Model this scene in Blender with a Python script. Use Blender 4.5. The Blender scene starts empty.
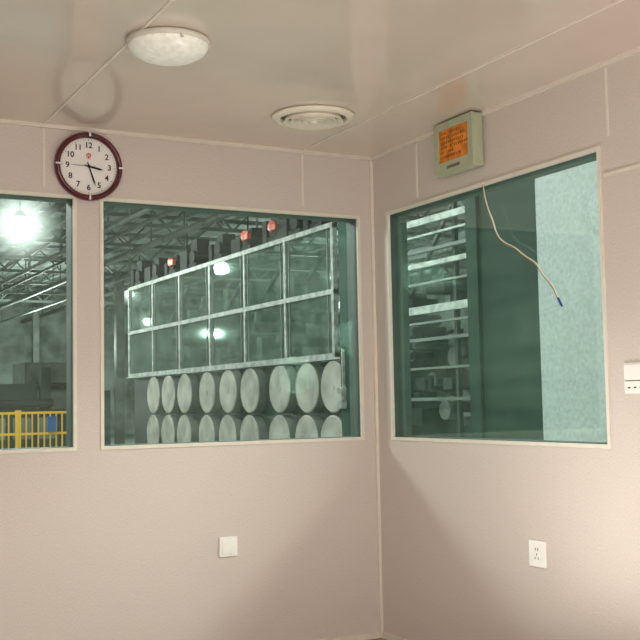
import bpy, bmesh, math, random
from mathutils import Matrix, Vector
random.seed(3)
S=bpy.context.scene
COL=S.collection
S.view_settings.view_transform='Standard'
S.view_settings.look='None'

# ---------------------------------------------------------------- materials
def lin(c):
    return tuple(((v/255)/12.92 if v/255<=0.04045 else (((v/255)+0.055)/1.055)**2.4) for v in c)+(1,)
def mat(name,rgb,rough=.6,metal=0,noise=0.0,scale=8,rgb2=None,emit=0,bump=0,stretch=None,spec=.5,coat=0,coords='Object'):
    m=bpy.data.materials.new(name); m.use_nodes=True
    nt=m.node_tree; b=nt.nodes['Principled BSDF']
    b.inputs['Roughness'].default_value=rough; b.inputs['Metallic'].default_value=metal
    b.inputs['Specular IOR Level'].default_value=spec
    b.inputs['Coat Weight'].default_value=coat
    c=lin(rgb); b.inputs['Base Color'].default_value=c
    if noise or rgb2:
        tc=nt.nodes.new('ShaderNodeTexCoord'); mp=nt.nodes.new('ShaderNodeMapping')
        if stretch: mp.inputs['Scale'].default_value=stretch
        n=nt.nodes.new('ShaderNodeTexNoise'); n.inputs['Scale'].default_value=scale; n.inputs['Detail'].default_value=5
        r=nt.nodes.new('ShaderNodeValToRGB')
        nt.links.new(tc.outputs[coords],mp.inputs[0]); nt.links.new(mp.outputs[0],n.inputs['Vector'])
        nt.links.new(n.outputs['Fac'],r.inputs[0]); nt.links.new(r.outputs[0],b.inputs['Base Color'])
        if rgb2: a,d=c,lin(rgb2)
        else:
            a=tuple(v*(1-noise) for v in c[:3])+(1,); d=tuple(min(1,v*(1+noise)) for v in c[:3])+(1,)
        r.color_ramp.elements[0].position=.35; r.color_ramp.elements[1].position=.65
        r.color_ramp.elements[0].color=a; r.color_ramp.elements[1].color=d
        if bump:
            bu=nt.nodes.new('ShaderNodeBump'); bu.inputs['Strength'].default_value=bump; bu.inputs['Distance'].default_value=.002
            nt.links.new(n.outputs['Fac'],bu.inputs['Height']); nt.links.new(bu.outputs[0],b.inputs['Normal'])
    if emit:
        b.inputs['Emission Color'].default_value=c; b.inputs['Emission Strength'].default_value=emit
    return m
def glassmat(name,tint,refl,rough=0.0,opac=0,oc=(90,110,100),fr=.14,scale=2.5,stretch=(1,1,1)):
    m=bpy.data.materials.new(name); m.use_nodes=True; nt=m.node_tree
    for n in list(nt.nodes):
        if n.type!='OUTPUT_MATERIAL': nt.nodes.remove(n)
    out=nt.nodes['Material Output']
    t=nt.nodes.new('ShaderNodeBsdfTransparent'); t.inputs[0].default_value=tint+(1,)
    g=nt.nodes.new('ShaderNodeBsdfGlossy'); g.inputs['Roughness'].default_value=rough
    g.inputs['Color'].default_value=(.72,1,.88,1)
    lw=nt.nodes.new('ShaderNodeLayerWeight'); lw.inputs[0].default_value=.35
    mu=nt.nodes.new('ShaderNodeMath'); mu.operation='MULTIPLY_ADD'; mu.inputs[1].default_value=fr; mu.inputs[2].default_value=refl
    nt.links.new(lw.outputs['Fresnel'],mu.inputs[0])
    mx=nt.nodes.new('ShaderNodeMixShader'); nt.links.new(mu.outputs[0],mx.inputs[0])
    last=t.outputs[0]
    if opac:
        d=nt.nodes.new('ShaderNodeBsdfDiffuse'); 
        tc=nt.nodes.new('ShaderNodeTexCoord'); n=nt.nodes.new('ShaderNodeTexNoise'); n.inputs['Scale'].default_value=scale; n.inputs['Detail'].default_value=6
        mp=nt.nodes.new('ShaderNodeMapping'); mp.inputs['Scale'].default_value=stretch
        r=nt.nodes.new('ShaderNodeValToRGB'); c=lin(oc)
        r.color_ramp.elements[0].position=.35; r.color_ramp.elements[1].position=.7
        r.color_ramp.elements[0].color=tuple(v*.5 for v in c[:3])+(1,); r.color_ramp.elements[1].color=tuple(min(1,v*1.6) for v in c[:3])+(1,)
        nt.links.new(tc.outputs['Object'],mp.inputs[0]); nt.links.new(mp.outputs[0],n.inputs['Vector']); nt.links.new(n.outputs['Fac'],r.inputs[0]); nt.links.new(r.outputs[0],d.inputs[0])
        m2=nt.nodes.new('ShaderNodeMixShader'); m2.inputs[0].default_value=opac
        nt.links.new(t.outputs[0],m2.inputs[1]); nt.links.new(d.outputs[0],m2.inputs[2]); last=m2.outputs[0]
    nt.links.new(last,mx.inputs[1]); nt.links.new(g.outputs[0],mx.inputs[2]); nt.links.new(mx.outputs[0],out.inputs[0])
    return m
def glaremat(name,R,k):  # emission-only volume that imitates glare around a lamp
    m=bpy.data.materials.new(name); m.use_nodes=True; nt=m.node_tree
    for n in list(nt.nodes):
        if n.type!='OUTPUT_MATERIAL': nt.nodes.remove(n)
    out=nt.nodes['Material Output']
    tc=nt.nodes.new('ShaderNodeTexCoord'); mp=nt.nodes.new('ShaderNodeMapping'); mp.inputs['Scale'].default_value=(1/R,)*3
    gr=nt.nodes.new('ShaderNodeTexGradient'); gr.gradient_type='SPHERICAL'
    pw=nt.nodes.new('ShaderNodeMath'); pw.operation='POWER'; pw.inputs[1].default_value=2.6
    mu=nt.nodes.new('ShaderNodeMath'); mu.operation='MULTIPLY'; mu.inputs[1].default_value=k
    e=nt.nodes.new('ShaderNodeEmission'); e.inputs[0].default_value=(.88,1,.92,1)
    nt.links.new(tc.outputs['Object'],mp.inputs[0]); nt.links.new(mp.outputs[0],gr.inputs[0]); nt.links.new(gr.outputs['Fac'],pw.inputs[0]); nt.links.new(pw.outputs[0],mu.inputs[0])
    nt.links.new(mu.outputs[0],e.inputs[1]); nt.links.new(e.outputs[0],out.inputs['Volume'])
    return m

WALL=mat('wall_panel',(211,200,191),.45,noise=.10,scale=80,stretch=(4,4,1.5),bump=.05)
CEIL=mat('ceiling_panel',(218,203,188),.22,noise=.03,scale=3,spec=1.0,coat=.35)
TRIM=mat('trim_cream',(228,219,206),.4,noise=.02,scale=20)
FRAME=mat('frame_white',(228,223,208),.4,noise=.03,scale=20)
JAMB=mat('outer_frame_green',(74,98,90),.5,noise=.1)
DARK=mat('gasket_dark',(80,90,84),.6,noise=.1)
FLOOR=mat('floor_vinyl',(140,132,122),.4,noise=.1,scale=4)
PLAST=mat('plastic_white',(246,245,238),.3,noise=.02,scale=30)
PLASTG=mat('plastic_grey',(215,212,198),.4,noise=.03,scale=30)
BLACK=mat('black_ink',(18,18,20),.5,noise=.1)
RED=mat('red_ink',(200,40,35),.5,noise=.1)
MAROON=mat('maroon_rim',(84,14,26),.18,noise=.12,scale=10,coat=.5)
FACE=mat('clock_face',(240,238,232),.5,noise=.02)
SILVER=mat('silver',(240,240,238),.3,noise=.03)
BOXG=mat('sage_box',(176,184,154),.4,noise=.05,scale=20)
ORANGE=mat('orange_screen',(210,126,34),.35,noise=.3,scale=25,emit=.06)
SCRTXT=mat('screen_text',(112,64,20),.5,noise=.1)
CREAM=mat('vent_cream',(236,228,208),.4,noise=.03,scale=20)
VDARK=mat('vent_gap',(120,106,90),.7,noise=.1)
DOME=mat('dome_diffuser',(222,224,210),.3,rgb2=(246,246,236),scale=45,bump=.1,emit=.14)
GLASS=glassmat('window_glass',(.93,.975,.95),.022,opac=.085,oc=(136,154,142),fr=.12,scale=1.5,stretch=(1,1,7))
MPANE=glassmat('machine_pane',(.90,.94,.92),.10,.03,opac=.20,oc=(134,146,138),fr=.26,scale=6)
HFLOOR=mat('hall_floor',(130,138,130),.35,noise=.2,scale=.6)
HWALL=mat('hall_wall',(132,144,136),.7,noise=.5,scale=1.2)
HROOF=mat('hall_roof',(116,126,120),.7,noise=.4,scale=.8,stretch=(6,.5,1))
STEEL=mat('roof_steel',(112,121,116),.6,noise=.25,scale=2)
MWHITE=mat('machine_white',(146,150,144),.5,noise=.38,scale=14)
RAILW=mat('rail_white',(170,180,172),.4,noise=.3,scale=12)
MBODY=mat('machine_dark_green',(28,42,37),.5,noise=.35,scale=2)
DRUM=mat('drum_end',(158,156,148),.75,noise=.26,scale=4)
DRUMS=mat('drum_shell',(92,98,92),.5,noise=.15)
GREEN=mat('column_green',(14,62,48),.6,noise=.2,scale=1.6,stretch=(1,1.6,.15),spec=.2)
TURQ=mat('turquoise_panel',(216,235,233),.5,noise=.11,scale=45)
MOTOR=mat('motor_dark',(24,27,26),.8,noise=.3)
MRED=mat('motor_red',(206,70,34),.4,noise=.1)
YEL=mat('yellow_paint',(244,186,34),.4,noise=.06,scale=6)
BLUE=mat('blue_sign',(36,84,150),.4,noise=.08)
LAMP=mat('lamp_glow',(235,255,240),.5,emit=14)
LAMPS=mat('lamp_glow_small',(225,255,235),.5,emit=14)
GLAREL=glaremat('glare_volume',.8,7); GLARES=glaremat('glare_volume_small',.5,9)
HOUS=mat('lamp_housing',(110,115,110),.4,metal=.6,noise=.1)
GREYM=mat('machine_grey',(98,106,100),.5,noise=.35,scale=3)
WIREA=mat('wire_white',(235,232,215),.4,noise=.05)
WIREB=mat('wire_brown',(160,120,70),.4,noise=.1)
WIREC=mat('wire_tip_blue',(30,60,140),.4,noise=.1)

# ---------------------------------------------------------------- mesh builder
class M:
    def __init__(s): s.v=[]; s.f=[]; s.smooth=[]
    def add(s,vs,fs,sm=False):
        o=len(s.v); s.v+= [tuple(v) for v in vs]; s.f+=[tuple(i+o for i in f) for f in fs]; s.smooth+=[sm]*len(fs); return s
    def box(s,a,b,bev=0):
        lo=[min(a[i],b[i]) for i in range(3)]; hi=[max(a[i],b[i]) for i in range(3)]
        if bev:
            bm=bmesh.new(); bmesh.ops.create_cube(bm,size=1)
            for v in bm.verts: v.co=Vector([lo[i] if v.co[i]<0 else hi[i] for i in range(3)])
            bmesh.ops.bevel(bm,geom=bm.edges[:],offset=bev,segments=2,affect='EDGES',profile=.5)
            bm.verts.index_update()
            s.add([v.co[:] for v in bm.verts],[[v.index for v in f.verts] for f in bm.faces]); bm.free(); return s
        vs=[(x,y,z) for x in (lo[0],hi[0]) for y in (lo[1],hi[1]) for z in (lo[2],hi[2])]
        return s.add(vs,[(0,1,3,2),(4,6,7,5),(0,4,5,1),(2,3,7,6),(0,2,6,4),(1,5,7,3)])
    def beam(s,a,b,w,h=None):
        h=h or w; a=Vector(a); b=Vector(b); d=(b-a).normalized()
        up=Vector((0,0,1)) if abs(d.z)<.95 else Vector((1,0,0))
        r=d.cross(up).normalized(); u=r.cross(d)
        vs=[]
        for p in (a,b):
            for i,j in ((-1,-1),(1,-1),(1,1),(-1,1)): vs.append(p+r*i*w/2+u*j*h/2)
        return s.add(vs,[(3,2,1,0),(4,5,6,7),(0,1,5,4),(1,2,6,5),(2,3,7,6),(3,0,4,7)])
    def lathe(s,c,axis,prof,seg=40,sm=True):
        """prof: list of (radius, offset along axis)"""
        c=Vector(c); d=Vector(axis).normalized()
        up=Vector((0,0,1)) if abs(d.z)<.9 else Vector((1,0,0))
        r=d.cross(up).normalized(); u=d.cross(r)
        vs=[]; fs=[]
        for (R,o) in prof:
            for k in range(seg):
                t=2*math.pi*k/seg; vs.append(c+d*o+(r*math.cos(t)+u*math.sin(t))*max(R,1e-5))
        for i in range(len(prof)-1):
            for k in range(seg):
                k2=(k+1)%seg; fs.append((i*seg+k,i*seg+k2,(i+1)*seg+k2,(i+1)*seg+k))
        return s.add(vs,fs,sm)
    def cyl(s,a,b,r,seg=20,r2=None):
        a=Vector(a); b=Vector(b); L=(b-a).length; r2=r2 or r
        s.lathe(a,b-a,[(0,0),(r,0)],seg,False); s.lathe(a,b-a,[(r,0),(r2,L)],seg,True); s.lathe(a,b-a,[(r2,L),(0,L)],seg,False); return s
    def obj(s,name,m,base=(0,0,0),parent=None,label=None,cat=None,kind=None,group=None):
        me=bpy.data.meshes.new(name); B=Vector(base)
        me.from_pydata([tuple(Vector(v)-B) for v in s.v],[],s.f); me.update()
        for i,p in enumerate(me.polygons): p.use_smooth=s.smooth[i]
        bm=bmesh.new(); bm.from_mesh(me); bmesh.ops.recalc_face_normals(bm,faces=bm.faces[:]); bm.to_mesh(me); bm.free()
        me.materials.append(m)
        o=bpy.data.objects.new(name,me); COL.objects.link(o)
        if parent: o.parent=parent
        else: o.location=base
        tag(o,label,cat,kind,group); return o
def tag(o,label=None,cat=None,kind=None,group=None):
    if label: o['label']=label
    if cat: o['category']=cat
    if kind: o['kind']=kind
    if group: o['group']=group
def thing(name,base,label=None,cat=None,kind=None,group=None):
    o=bpy.data.objects.new(name,None); o.empty_display_size=.1; o.location=base; COL.objects.link(o); tag(o,label,cat,kind,group); return o
def text(mb,body,size,origin,X,Y,depth=.001,bold=0):
    cu=bpy.data.curves.new('t','FONT'); cu.body=body; cu.size=size; cu.align_x='CENTER'; cu.align_y='CENTER'; cu.extrude=depth; cu.offset=bold
    ob=bpy.data.objects.new('t',cu); COL.objects.link(ob)
    dg=bpy.context.evaluated_depsgraph_get(); dg.update()
    me=bpy.data.meshes.new_from_object(ob.evaluated_get(dg))
    X=Vector(X);Y=Vector(Y);Z=X.cross(Y);O=Vector(origin)
    mb.add([O+X*v.co.x+Y*v.co.y+Z*v.co.z for v in me.vertices],[list(p.vertices) for p in me.polygons])
    bpy.data.objects.remove(ob); bpy.data.curves.remove(cu); bpy.data.meshes.remove(me); return mb

# ---------------------------------------------------------------- room shell
H=2.5; ZS=1.013; ZT=2.178; T=.09
XW,YS=-3.9,-6.6
W1=(-2.95,-1.586); W2=(-1.472,-.081); W3=(-1.734,-.147)
m=M()
m.box((XW-T,0,0),(T,T,ZS)); m.box((XW-T,0,ZT),(T,T,H+.05))
m.box((XW-T,0,ZS),(W1[0],T,ZT)); m.box((W1[1],0,ZS),(W2[0],T,ZT)); m.box((W2[1],0,ZS),(T,T,ZT))
m.obj('wall_north',WALL,kind='structure')
m=M()
m.box((0,YS,0),(T,0,ZS)); m.box((0,YS,ZT),(T,0,H+.05)); m.box((0,W3[1],ZS),(T,0,ZT)); m.box((0,YS,ZS),(T,W3[0],ZT))
m.obj('wall_east',WALL,kind='structure')
M().box((XW-T,YS,0),(XW,0,H+.05)).obj('wall_west',WALL,kind='structure')
M().box((XW-T,YS-T,0),(T,YS,H+.05)).obj('wall_south',WALL,kind='structure')
M().box((XW,YS,H),(0,0,H+.05)).obj('ceiling',CEIL,kind='structure')
M().box((XW,YS,-.02),(0,0,.0)).obj('floor',FLOOR,kind='structure')
n=[0]
def trim(a,b,mt=TRIM):
    n[0]+=1; M().box(a,b).obj('trim_%d'%n[0],mt,kind='structure')
trim((XW,-.012,H-.018),(0,0,H)); trim((-.012,YS,H-.018),(0,-.012,H))
trim((-.016,-.016,0),(0,0,H-.022))
for x in (-1.735,-.412): trim((x-.006,-.004,ZT+.03),(x+.006,0,H-.022))
for x in (-3.05,-1.735,-.412): trim((x-.006,YS,H-.003),(x+.006,-.012,H))
trim((-.004,-.446,ZT+.03),(0,-.434,H-.022)); trim((-.004,-1.79,ZT+.03),(0,-1.780,H-.022))
trim((-.006,-3.2,2.055),(0,W3[0]-.02,2.066))
M().box((XW,-.012,0),(-.018,0,.03)).obj('baseboard_north',TRIM,kind='structure')
M().box((-.012,YS,0),(0,-.018,.03)).obj('baseboard_east',TRIM,kind='structure')

def window(k,axis,a,b):
    w=.016
    def P(u,v,d): return (u,d,v) if axis=='x' else (d,u,v)
    base=P((a+b)/2,ZS,0)
    e=thing('window_%d'%k,base,kind='structure')
    def ring(a,b,z0,z1,w,d0,d1):
        m=M()
        m.box(P(a,z0,d0),P(a+w,z1,d1)); m.box(P(b-w,z0,d0),P(b,z1,d1)); m.box(P(a+w,z0,d0),P(b-w,z0+w,d1)); m.box(P(a+w,z1-w,d0),P(b-w,z1,d1)); return m
    ring(a-.002,b+.002,ZS-.003,ZT+.002,w,-.006,.024).obj('window_frame',FRAME,base,e)
    ring(a-.002,b+.002,ZS-.003,ZT+.002,w+.002,.024,T+.02).obj('outer_frame',JAMB,base,e)
    ring(a+w-.006,b-w+.006,ZS+w-.008,ZT-w+.006,.005,.010,.028).obj('gasket',DARK,base,e)
    M().box(P(a+w-.004,ZS+w-.006,.03),P(b-w+.004,ZT-w+.004,.036)).obj('glass_pane',GLASS,base,e)
window(1,'x',*W1); window(2,'x',*W2); window(3,'y',*W3)

# ---------------------------------------------------------------- wall clock
c=Vector((-1.53,0,2.317)); R=.160
e=thing('wall_clock',c,'round wall clock with maroon rim and white dial','clock')
M().lathe(c,(0,-1,0),[(R-.004,0),(R,.006),(R,.022),(R-.006,.034),(R-.014,.038),(R-.022,.034),(R-.027,.022),(R-.027,.012)],64).obj('rim',MAROON,c,e)
M().lathe(c,(0,-1,0),[(R-.025,.004),(R-.025,.014),(0,.014)],64,False).obj('dial',FACE,c,e)
X=(1,0,0);Z=(0,0,1)
for h in range(1,13):
    t=math.radians(h*30); text(M(),str(h),.037,c+Vector((math.sin(t)*.099,-.0155,math.cos(t)*.099)),X,Z,.0005,.0007).obj('numeral',BLACK,c,e)
m=M()
for k in range(60):
    t=math.radians(k*6); d=Vector((math.sin(t),0,math.cos(t))); l=.010 if k%5==0 else .005
    m.beam(c+d*(.129-l)+Vector((0,-.0155,0)),c+d*.129+Vector((0,-.0155,0)),.003 if k%5==0 else .0012,.001)
m.obj('minute_marks',BLACK,c,e)
m=M(); lc=c+Vector((0,-.015,.052))
m.lathe(lc,(0,-1,0),[(.011,0),(.011,.0012),(.007,.0012),(.007,0)],24)
m.beam(lc+Vector((-.012,-.001,-.016)),lc+Vector((.012,-.001,-.016)),.003,.001); m.beam(lc+Vector((0,-.001,-.017)),lc+Vector((0,-.001,.011)),.003,.001)
m.obj('emblem',RED,c,e)
def hand(name,deg,L,w,off,tail=.02,mt=BLACK):
    t=math.radians(deg); d=Vector((math.sin(t),0,math.cos(t))); o=Vector((0,-off,0)); p=Vector((d.z,0,-d.x))
    a=c+o-d*tail; q=c+o+d*L*.75; z=c+o+d*L; k=Vector((0,-.0015,0))
    vs=[a-p*w*.3,a+p*w*.3,q+p*w*.5,z,q-p*w*.5]; vs=vs+[v+k for v in vs]
    M().add(vs,[(0,1,2,3,4),(9,8,7,6,5)]+[(i,(i+1)%5,(i+1)%5+5,i+5) for i in range(5)]).obj(name,mt,c,e)
hand('hour_hand',101,.070,.010,.018); hand('minute_hand',161,.096,.008,.020); hand('second_hand',271,.09,.0025,.022,.03)
M().lathe(c,(0,-1,0),[(.006,.015),(.006,.026),(0,.026)],16).obj('hub',BLACK,c,e)
for deg in (0,90,180,270):
    t=math.radians(deg); d=Vector((math.sin(t),0,math.cos(t))); M().beam(c+d*(R-.022)+Vector((0,-.038,0)),c+d*(R-.002)+Vector((0,-.038,0)),.010,.007).obj('rim_stud',SILVER,c,e)

# ---------------------------------------------------------------- display box
y0,y1,z0,z1,dp=-1.006,-.706,2.252,2.492,.074
b=(0,(y0+y1)/2,z0)
e=thing('wall_display_box',b,'pale green metal box with dull orange display','display')
m=M(); m.box((-.0125,y0,z0),(-dp+.012,y1,z1),.006); m.box((0,y0+.02,z0+.02),(-.02,y1-.02,z1-.04))
fr=.034; fb=.052
m.box((-dp+.012,y0,z0),(-dp,y0+fr,z1)); m.box((-dp+.012,y1-fr,z0),(-dp,y1,z1)); m.box((-dp+.012,y0+fr,z0),(-dp,y1-fr,z0+fb)); m.box((-dp+.012,y0+fr,z1-fr),(-dp,y1-fr,z1))
m.obj('housing',BOXG,b,e)
M().box((-dp+.010,y0+fr,z0+fb),(-dp+.005,y1-fr,z1-fr)).obj('screen',ORANGE,b,e)
m=M()
xx=-dp+.0045
for r_,(n_,zz) in enumerate(((10,.188),(14,.166),(12,.144),(14,.122),(7,.100),(11,.078))):
    for k in range(n_):
        if random.random()<.12: continue
        yy=y1-fr-.010-k*.0155; hh=.010
        m.box((xx,yy-.010,z0+zz+hh/2-.002),(xx-.001,yy,z0+zz+hh/2)); m.box((xx,yy-.009,z0+zz-hh/2),(xx-.001,yy-.002,z0+zz-hh/2+.002))
        q=random.choice((.002,.005,.008)); m.box((xx,yy-q-.002,z0+zz-hh/2),(xx-.001,yy-q,z0+zz+hh/2))
m.obj('screen_characters',SCRTXT,b,e)
M().box((-dp,y1-.10,z0+.018),(-dp-.001,y1-.20,z0+.032)).obj('label_strip',VDARK,b,e)

# ---------------------------------------------------------------- switches / sockets
def plate(name,c,axis,w,h,label,cat,kind):
    c=Vector(c); U=Vector((1,0,0)) if axis=='x' else Vector((0,-1,0)); N=Vector((0,-1,0)) if axis=='x' else Vector((-1,0,0)); V=Vector((0,0,1))
    def B(m,u0,u1,v0,v1,d0,d1,bev=0): m.box(c+U*u0+V*v0+N*d0,c+U*u1+V*v1+N*d1,bev); return m
    e=thing(name,c,label,cat)
    B(M(),-w/2,w/2,-h/2,h/2,0,.010,.003).obj('plate',PLAST,c,e)
    if kind=='blank':
        B(M(),-w*.36,w*.36,-h*.36,h*.36,.0095,.013,.0015).obj('rocker',PLAST,c,e)
    if kind=='socket':
        m=M()
        B(m,-.010,-.006,.014,.024,.0095,.0108); B(m,.006,.010,.014,.024,.0095,.0108)
        m.beam(c+U*-.013+V*-.022+N*.0105,c+U*-.007+V*-.013+N*.0105,.0035,.001); m.beam(c+U*.013+V*-.022+N*.0105,c+U*.007+V*-.013+N*.0105,.0035,.001); B(m,-.002,.002,-.006,.003,.0095,.0108)
        m.obj('socket_slots',BLACK,c,e)
    if kind=='switch':
        B(M(),-w*.46,w*.46,-.005,h*.44,.0095,.014,.0015).obj('rocker',PLAST,c,e)
        m=M(); B(m,-w*.46,w*.46,-.011,-.008,.0095,.0105)
        for k in range(4): B(m,-w*.35+k*.03,-w*.35+.012+k*.03,-h*.33,-h*.28,.0095,.0105)
        m.obj('button_marks',BLACK,c,e)
plate('blank_wall_plate',(-.85,0,.525),'x',.094,.094,'square white plastic plate on lower wall','wall plate','blank')
plate('power_socket',(0,-1.28,.565),'y',.105,.108,'white power socket with dark slots on lower wall','socket','socket')
plate('light_switch',(0,-1.895,1.275),'y',.14,.115,'white plastic wall switch beside the window','light switch','switch')

# ---------------------------------------------------------------- ceiling items
c=Vector((-1.615,-1.325,H)); 
e=thing('ceiling_light',c,'round ceiling light with a pale frosted dome','ceiling light')
M().lathe(c,(0,0,-1),[(.134,0),(.148,.006),(.148,.020),(.138,.026)],56).obj('base_ring',PLASTG,c,e)
M().lathe(c,(0,0,-1),[(.142,.018),(.140,.030),(.128,.048),(.096,.066),(.052,.076),(0,.079)],56).obj('diffuser',DOME,c,e)
for k in range(3):
    t=k*2.094+.5; p=c+Vector((math.cos(t)*.144,math.sin(t)*.144,-.022)); M().cyl(p,p+Vector((0,0,-.012)),.006,12).obj('clip',PLASTG,c,e)
c=Vector((-.672,-.625,H))
e=thing('ceiling_vent',c,'round cream air vent with concentric rings','air vent')
m=M(); m.lathe(c,(0,0,-1),[(.172,0),(.190,.004),(.186,.014),(.158,.024),(.150,.018),(.150,0)],56); m.obj('flange',CREAM,c,e)
for r_ in (.122,.094,.066,.038): M().lathe(c,(0,0,-1),[(r_,.004),(r_+.014,.032),(r_+.008,.034),(r_-.008,.006)],48).obj('ring_blade',CREAM,c,e)
M().lathe(c,(0,0,-1),[(.020,.006),(.022,.030),(.014,.036),(0,.038)],32).obj('centre_cap',CREAM,c,e)
M().lathe(c,(0,0,-1),[(.151,.002),(0,.002)],48,False).obj('duct_gap',VDARK,c,e)

# ---------------------------------------------------------------- loose wire
pts=[(-.985,2.18),(-.995,2.12),(-1.02,2.05),(-1.05,2.00),(-1.075,1.93),(-1.13,1.885),(-1.20,1.855),(-1.27,1.81),(-1.34,1.77),(-1.385,1.71),(-1.44,1.67),(-1.475,1.60)]
b=(-.010,-.985,2.18)
e=thing('loose_cable',b,'thin pale two-strand cable dangling across the window','cable')
def tube(pl,r,name,mt,ox=0,oz=0):
    cu=bpy.data.curves.new(name,'CURVE'); cu.dimensions='3D'; cu.bevel_depth=r; cu.bevel_resolution=2
    sp=cu.splines.new('NURBS'); sp.points.add(len(pl)-1); sp.order_u=3; sp.use_endpoint_u=True
    for i,(y,z) in enumerate(pl): sp.points[i].co=(-.008+ox-b[0],y-b[1]+.003*math.sin(i*3.1+ox*500),z+oz+.003*math.sin(i*2.5+ox*900)-b[2],1)
    ob=bpy.data.objects.new('t',cu); COL.objects.link(ob)
    dg=bpy.context.evaluated_depsgraph_get(); me=bpy.data.meshes.new_from_object(ob.evaluated_get(dg)); bpy.data.objects.remove(ob)
    me.name=name; me.materials.clear(); me.materials.append(mt); o=bpy.data.objects.new(name,me); COL.objects.link(o); o.parent=e
tube(pts,.0024,'white_strand',WIREA); tube(pts,.0018,'brown_strand',WIREB,-.002,-.006); tube([(-1.467,1.612),(-1.49,1.575)],.005,'cable_tip',WIREC)

# ---------------------------------------------------------------- factory hall shell
hx0,hx1,hy0,hy1,hz=-9,20,-9,42,6.1
M().box((hx0,hy0,-.10),(hx1,hy1,-.03)).obj('floor.001',HFLOOR,kind='structure')
M().box((hx0,hy0,hz),(hx1,hy1,hz+.1)).obj('ceiling.001',HROOF,kind='structure')
M().box((hx0,hy1,-.1),(hx1,hy1+.1,hz)).obj('wall_far',HWALL,kind='structure')
M().box((hx1,hy0,-.1),(hx1+.1,hy1,hz)).obj('wall_hall_east',HWALL,kind='structure')
M().box((hx0-.1,hy0,-.1),(hx0,hy1,hz)).obj('wall_hall_west',HWALL,kind='structure')
M().box((hx0,hy0-.1,-.1),(hx1,hy0,hz)).obj('wall_hall_south',HWALL,kind='structure')
for k,y in enumerate(range(9,42,3)):
    m=M(); m.beam((hx0,y,5.2),(hx1,y,5.2),.08); m.beam((hx0,y,5.95),(hx1,y,5.95),.10)
    for i in range(18):
        x=hx0+i*1.6; m.beam((x,y,5.2),(x+.8,y,5.95),.04); m.beam((x+.8,y,5.95),(x+1.6,y,5.2),.04)
    m.obj('roof_truss',STEEL if k%2 else GREYM,(5,y,5.2),label='steel roof truss spanning the factory hall',cat='roof truss',group='roof trusses of the hall')
for x in (-4,-1.5,0.5,2.5,4.5,6.5,9,12,15):
    M().beam((x,0.6,5.75),(x,hy1,5.75),.07,.10).obj('roof_beam',STEEL,(x,8,5.7),label='long grey steel roof beam under factory roof',cat='roof beam',group='roof beams of the hall')
for i,(x,z,r_,mt_) in enumerate(((-.3,4.9,.05,GREYM),(.3,5.0,.04,STEEL),(1.7,4.8,.04,GREYM),(2.2,4.95,.07,MOTOR),(2.9,5.05,.04,STEEL),(3.4,4.7,.05,GREYM),(4.2,4.9,.04,GREYM),(5.2,4.85,.08,GREYM),(6.0,4.6,.04,STEEL),(7.6,4.9,.08,MOTOR))):
    m=M(); m.cyl((x,9.5,z),(x,hy1,z),r_,14)
    for y in range(10,42,4): m.beam((x,y+.5,z),(x,y+.5,hz),.03)
    m.obj('overhead_pipe',mt_,(x,20,z),label='long round service pipe hung under the factory roof',cat='pipe',group='overhead service pipes')
for (x,y) in ((-2,26),(3.2,26),(6.8,26),(-2,38),(7.2,38),(14,26),(.4,34)):
    M().box((x-.12,y-.12,-.03),(x+.12,y+.12,5.16)).obj('steel_column',GREYM,(x,y,-.03),label='grey steel column standing in the factory hall',cat='column',group='hall columns')
def lamp(p,r,mt,glare_m,R):
    b=Vector(p); e=thing('high_bay_lamp',b,'bright high bay lamp hanging from the factory roof','lamp',group='high bay lamps')
    M().lathe(b,(0,0,1),[(r*.15,r*1.3),(r*.4,r*1.1),(r*.75,r*.6)],28).obj('reflector',HOUS,b,e)
    M().lathe(b,(0,0,1),[(0,-r*.9),(r*.5,-r*.78),(r*.85,-r*.4),(r*.95,0),(r*.85,r*.4),(r*.6,r*.7),(0,r*.8)],28).obj('glowing_lens',mt,b,e)
    M().cyl(b+Vector((0,0,r*1.2)),(b.x,b.y,hz),.02,8).obj('hanging_rod',HOUS,b,e)
    M().lathe(b,(0,0,1),[(R*math.sin(math.pi*i/12),-R*math.cos(math.pi*i/12)) for i in range(13)],24).obj('glare_ball',glare_m,b,e)  # added glowing ball, glare painted around the lens
def plight(p,e,r=.2,c=(.92,1,.95)):
    l=bpy.data.lights.new('point_light','POINT'); l.energy=e; l.shadow_soft_size=r; l.color=c
    o=bpy.data.objects.new('point_light',l); COL.objects.link(o); o.location=p
lamp((.82,12,4.05),.17,LAMP,GLAREL,.8); plight((.82,12,3.5),350,.1)
lamp((8.45,30,4.95),.13,LAMPS,GLARES,.5); lamp((9.5,31.3,4.15),.17,LAMPS,GLARES,.5); lamp((13.6,31.3,4.95),.20,LAMPS,GLARES,.5); lamp((11.2,29.5,3.35),.15,LAMPS,GLARES,.5); lamp((17.0,31.3,4.9),.17,LAMPS,GLARES,.5)
plight((6,33,3.4),900); plight((12,24,3.5),900); plight((-3.1,22,3.1),900,.08); plight((15,15,3.6),600); plight((-.5,10.3,3.2),130,.06)  # hall fill without lamp bodies; the last is added to brighten the fence

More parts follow.
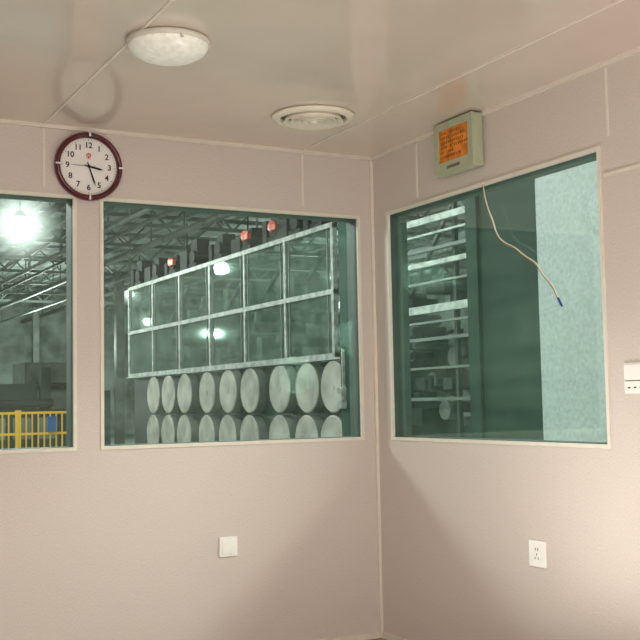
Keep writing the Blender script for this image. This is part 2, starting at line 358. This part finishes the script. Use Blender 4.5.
# ---------------------------------------------------------------- drying machine
mx=2.5; b=(mx+1,8.4,-.03)
e=thing('drying_machine',b,'long textile drying machine with white framed glass hood','machine')
ys=[4.99+i*(11.76-4.99)/6 for i in range(7)]; za,zm,zb=1.69,2.36,3.06
m=M(); w=.052
for y in ys: m.box((mx-w/2,y-w/2,za),(mx+w/2,y+w/2,zb))
for z in (za,zm,zb): m.box((mx-w/2-.004,ys[0]-w/2,z-w/2),(mx+w/2+.004,ys[-1]+w/2,z+w/2))
for y in (ys[0],ys[3],ys[-1]): m.box((mx+2.2-w/2,y-w/2,za),(mx+2.2+w/2,y+w/2,zb))
for z in (za,zb): m.box((mx+2.2-w/2-.004,ys[0]-w/2,z-w/2),(mx+2.2+w/2+.004,ys[-1]+w/2,z+w/2))
for y in (ys[0],ys[3],ys[-1]):
    for z in (za,zb): m.box((mx,y-w/2,z-w/2),(mx+2.2,y+w/2,z+w/2))
m.obj('hood_frame',MWHITE,b,e)
for i in range(6):
    for (p,q) in ((za,zm),(zm,zb)):
        M().box((mx-.01,ys[i]+w/2,p+w/2),(mx+.005,ys[i+1]-w/2,q-w/2)).obj('glass_panel',MPANE,b,e)
        for yy in (ys[i]+w/2+.08,ys[i+1]-w/2-.08):
            M().box((mx-.025,yy-.006,p+w/2),(mx-.010,yy+.006,q-w/2)).obj('panel_stile',GREYM,b,e)
M().box((mx+.35,ys[0]-.1,-.03),(mx+2.1,ys[-1]+.2,za-.06)).obj('body',MBODY,b,e)
M().box((mx+.10,ys[0]-.2,-.03),(mx+.14,ys[-1]+.1,za-.05)).obj('side_plate',MBODY,b,e)
for i in range(9): M().cyl((mx+.2,5.3+i*.74,1.95+.22*(i%2)),(mx+2,5.3+i*.74,1.95+.22*(i%2)),.07,14).obj('guide_roller',STEEL,b,e)
for i in range(6): M().beam((mx+.6,ys[i]+.1,zb-.05),(mx+.6,ys[i+1]-.1,zm+.1),.05).obj('inner_brace',STEEL,b,e)
rr=random.Random(11)
for i in range(36):
    y=5.2+rr.random()*6.2; z=rr.choice((1.75,2.0,2.45,2.55)); x=mx+.25+rr.random()*1.3
    M().box((x,y,z),(x+.15+rr.random()*.3,y+.08+rr.random()*.35,z+.10+rr.random()*.35),.01).obj('inner_unit',rr.choice((STEEL,GREYM,RAILW,RAILW)),b,e)
for z in (1.9,2.62,2.8): M().beam((mx+1.2,5,z),(mx+1.2,11.7,z),.03).obj('inner_rail',RAILW,b,e)
M().box((mx-.04,ys[0]-.15,1.650),(mx+.02,ys[-1]+.1,1.668)).obj('ledge',MWHITE,b,e)
for row,z in ((0,1.370),(1,.805)):
    for y in (5.02,5.62,6.30,7.13,7.80,8.50,9.33,9.98,10.62):
        cc=Vector((mx-.02,y+.03*row,z))
        cyl=M().lathe(cc,(1,0,0),[(.268,.0),(.272,.01),(.272,.12)],40).obj('drying_cylinder',DRUMS,b,e)
        M().lathe(cc,(-1,0,0),[(.272,-.004),(.265,.006),(.254,.008)],40).lathe(cc,(-1,0,0),[(.254,.008),(.248,.005),(.03,.005),(.03,.010),(0,.010)],40,False).obj('end_cap',DRUM,b,cyl)
for k,y in enumerate((5.40,5.92,6.46,7.24,8.15,9.05,9.85,10.6,11.4)):
    z=zb+.03; h=.08+.06*((k*7)%3)
    p=M().cyl((mx+.0,y,z+.14),(mx+.34,y,z+.14),.10,18).box((mx+.0,y-.15,z),(mx+.32,y+.15,z+.06)).box((mx+.04,y-.10,z+.19),(mx+.22,y+.05+.04*(k%3),z+.19+h)).box((mx-.02,y+.13,z),(mx+.1,y+.24+.16*(k%2),z+.12+h*.7)).obj('motor',MOTOR,b,e)
    if k in (2,3,6): M().lathe((mx,y-.02,z+.17),(-1,0,0),[(.07,0),(.07,.03),(.055,.05),(.03,.055),(0,.055)],10,False).box((mx-.05,y-.17,z+.12),(mx,y-.06,z+.19)).obj('fan_cover',MRED,b,p,label='orange-red motor fan cover')
for y0_ in (5.5,7.7,9.3): M().beam((mx+.4,y0_,zb+.26),(mx+.4,y0_+1.2,zb+.30),.03).beam((mx+.4,y0_,zb),(mx+.4,y0_,zb+.27),.03).obj('conduit',MOTOR,b,e)

b=(2.62,4.62,-.03); e=thing('green_pillar',b,'dark green steel pillar at the end of the machine','pillar')
M().box((2.45,4.35,-.03),(2.75,4.80,5.68)).obj('shaft',GREEN,b,e)
M().box((2.38,4.68,1.14),(2.45,4.77,1.36),.01).box((2.42,4.71,1.36),(2.45,4.73,1.75)).obj('valve_box',MWHITE,b,e)

b=(2.8,3.0,-.03); e=thing('walkway_frame',b,'grey-white steel walkway and stair frame beside machine','walkway')
for z,t,x,mt_,dz in ((2.84,.06,2.55,RAILW,0),(2.71,.02,2.55,RAILW,0),(2.57,.03,2.55,STEEL,0),(2.44,.045,2.55,RAILW,0),(2.27,.02,2.55,STEEL,0),(2.03,.07,2.55,RAILW,0),(1.91,.02,2.55,STEEL,0),(1.76,.03,2.55,GREYM,0),(3.2,.05,3.3,STEEL,0),(2.2,.04,3.6,STEEL,0),(3.05,.03,2.7,STEEL,0),(1.5,.02,2.6,GREYM,0),(1.22,.03,2.6,GREYM,0)): M().beam((x,1.2,z-dz),(x,4.34,z+dz),.05,t).obj('rail',mt_,b,e)
for y in (4.2,1.3): M().box((2.6,y-.03,-.03),(2.66,y+.03,3.5)).obj('support_post',GREYM,b,e)
M().box((2.62,2.98,-.03),(2.66,3.02,3.5)).obj('support_post',MBODY,b,e)
M().beam((2.8,4.2,2.0),(2.8,2.9,3.4),.035).obj('brace',GREYM,b,e); M().beam((3.2,3.9,3.3),(3.2,2.6,2.2),.035).obj('brace',STEEL,b,e)
M().box((3.0,1.2,-.03),(4.0,4.3,1.80)).obj('platform_base',MBODY,b,e)
for (y,z,r_) in ((3.24,1.60,.09),(3.6,1.40,.07),(3.0,1.36,.07),(3.4,1.12,.09),(3.05,1.1,.06)):
    M().cyl((2.75,y,z),(3.0,y,z),r_,24).obj('roller',GREYM,b,e)
for i in range(46):
    y=2.6+rr.random()*1.4; z=rr.choice((.98,1.1,1.2,1.3,1.4,1.5,1.6,1.7,1.78,2.07,2.2)); q=.04+rr.random()*.12
    M().box((2.66+rr.random()*.2,y,z),(2.98,y+q*1.3,z+q),.008).obj('gear_box',rr.choice((MBODY,MOTOR,MOTOR,GREYM)),b,e)
M().cyl((3.9,1.2,2.9),(3.9,4.6,2.9),.12,20).obj('duct',STEEL,b,e)

M().box((1.005,-.115,-.03),(1.5,.54,hz)).box((.985,.43,-.03),(1.005,.54,hz)).obj('green_partition',GREEN,(1.2,.2,-.03),label='tall dark green steel partition outside the window',cat='partition')
M().box((1.0,-1.6,.90),(1.05,-.118,3.4)).box((1.01,-1.6,-.03),(1.04,-1.5,.9)).box((1.01,-.24,-.03),(1.04,-.14,.9)).obj('turquoise_board',TURQ,(1.05,-.6,-.03),label='pale turquoise board standing outside the window',cat='panel')

for k in range(4):
    x0=-2.2+k*1.0; b=(x0+.5,12,-.03)
    e=thing('safety_fence',b,'yellow steel safety fence panel with vertical bars','fence',group='yellow fence panels')
    for q in (x0,x0+.955): M().box((q,11.98,-.03),(q+.04,12.02,1.18)).obj('fence_post',YEL,b,e)
    for q in (1.12,.80,.15): M().box((x0+.04,11.985,q),(x0+.955,12.015,q+.035)).obj('fence_rail',YEL,b,e)
    for i in range(9): M().box((x0+.11+i*.092,11.99,.18),(x0+.130+i*.092,12.005,1.12)).obj('fence_bar',YEL,b,e)
M().box((1.24,11.94,.84),(1.37,11.975,1.08)).obj('blue_sign',BLUE,(1.3,11.95,.84),label='small blue sign fixed on the yellow fence',cat='sign')
for i,(x,y,w_,h_) in enumerate(((-3,19,2.2,1.9),(-.2,18,1.6,1.9),(2.0,17,1.7,1.7),(3.9,21,2.2,2.3),(1.3,24,2.6,2.6))):
    b=(x,y,-.03); e=thing('factory_machine',b,'grey boxy factory machine standing behind the yellow fence','machine',group='distant factory machines')
    M().box((x-w_/2,y,-.03),(x+w_/2,y+2,h_*.7)).box((x-w_/2+.2,y+.3,h_*.7),(x+w_/2-.5,y+1.6,h_)).box((x+w_/2-.4,y+.4,h_*.7),(x+w_/2-.2,y+.6,h_*1.2)).obj('body',MBODY if i==2 else GREYM,b,e)
    for k in range(3): M().box((x-w_/2+.15+k*.5,y-.02,.6),(x-w_/2+.5+k*.5,y-.001,h_*.6)).obj('access_panel',STEEL,b,e)
    M().cyl((x-w_/2+.3,y-.1,h_*.7+.12),(x+w_/2-.3,y-.1,h_*.7+.12),.08,16).obj('roller',MOTOR,b,e)

# ---------------------------------------------------------------- lights
def area(loc,tgt,size,e,col,sy=None):
    l=bpy.data.lights.new('area','AREA'); l.energy=e; l.color=col; l.size=size
    if sy: l.shape='RECTANGLE'; l.size_y=sy
    o=bpy.data.objects.new('area_light',l); COL.objects.link(o); o.location=loc
    o.rotation_euler=(Vector(tgt)-Vector(loc)).to_track_quat('-Z','Y').to_euler(); return o
area((-2.6,-3.9,2.45),(-2.0,-3.6,0),.9,60,(1,.965,.94))
plight((-2.9,-5.4,1.9),62,.2,(1,.965,.94))  # unseen fill added behind the camera to lift the ceiling
plight((-2.1,-5.2,1.5),46,.2,(1,.965,.94))  # second unseen fill, added for the same purpose
area((-.8,-1.9,.25),(-.95,-1.6,2.5),.35,15,(1,.96,.92))  # unseen uplight added low down to give the ceiling an uneven glow
area((-3.6,4.3,3.9),(0,-.6,.6),.9,215,(1,1,.98))
area((2.6,-3.3,3.6),(-.5,0,.6),.75,200,(1,1,.98))
area((1.5,8,5.6),(2.2,8,0),3,180,(.9,1,.95),6)
area((-2.5,7,4.6),(2.5,8,1.6),2,140,(.97,1,.97))
area((1.0,3,5.4),(2.6,3.4,1.5),1.5,100,(.92,1,.96))  # added to brighten the walkway frame
area((.2,3.5,5.0),(1,-.5,1.6),1,135,(.92,1,.98))  # extra light added for a brighter turquoise board
wd=bpy.data.worlds.new('w'); S.world=wd; wd.use_nodes=True
wd.node_tree.nodes['Background'].inputs[0].default_value=(.5,.6,.55,1); wd.node_tree.nodes['Background'].inputs[1].default_value=.05

# ---------------------------------------------------------------- camera
f,pit,rol,yaw=1089.9083,.0759,-.0192,.4878
F=Vector((math.sin(yaw)*math.cos(pit),math.cos(yaw)*math.cos(pit),math.sin(pit)))
r=Vector((math.cos(yaw),-math.sin(yaw),0)); u=r.cross(F)
r2=r*math.cos(rol)+u*math.sin(rol); u2=-r*math.sin(rol)+u*math.cos(rol)
cd=bpy.data.cameras.new('camera'); cam=bpy.data.objects.new('camera',cd); COL.objects.link(cam)
cd.sensor_width=36; cd.lens=f/640*36; cd.clip_start=.05; cd.clip_end=200
cam.matrix_world=Matrix((( r2.x,u2.x,-F.x,-2.9284),(r2.y,u2.y,-F.y,-4.9068),(r2.z,u2.z,-F.z,1.2054),(0,0,0,1)))
S.camera=cam
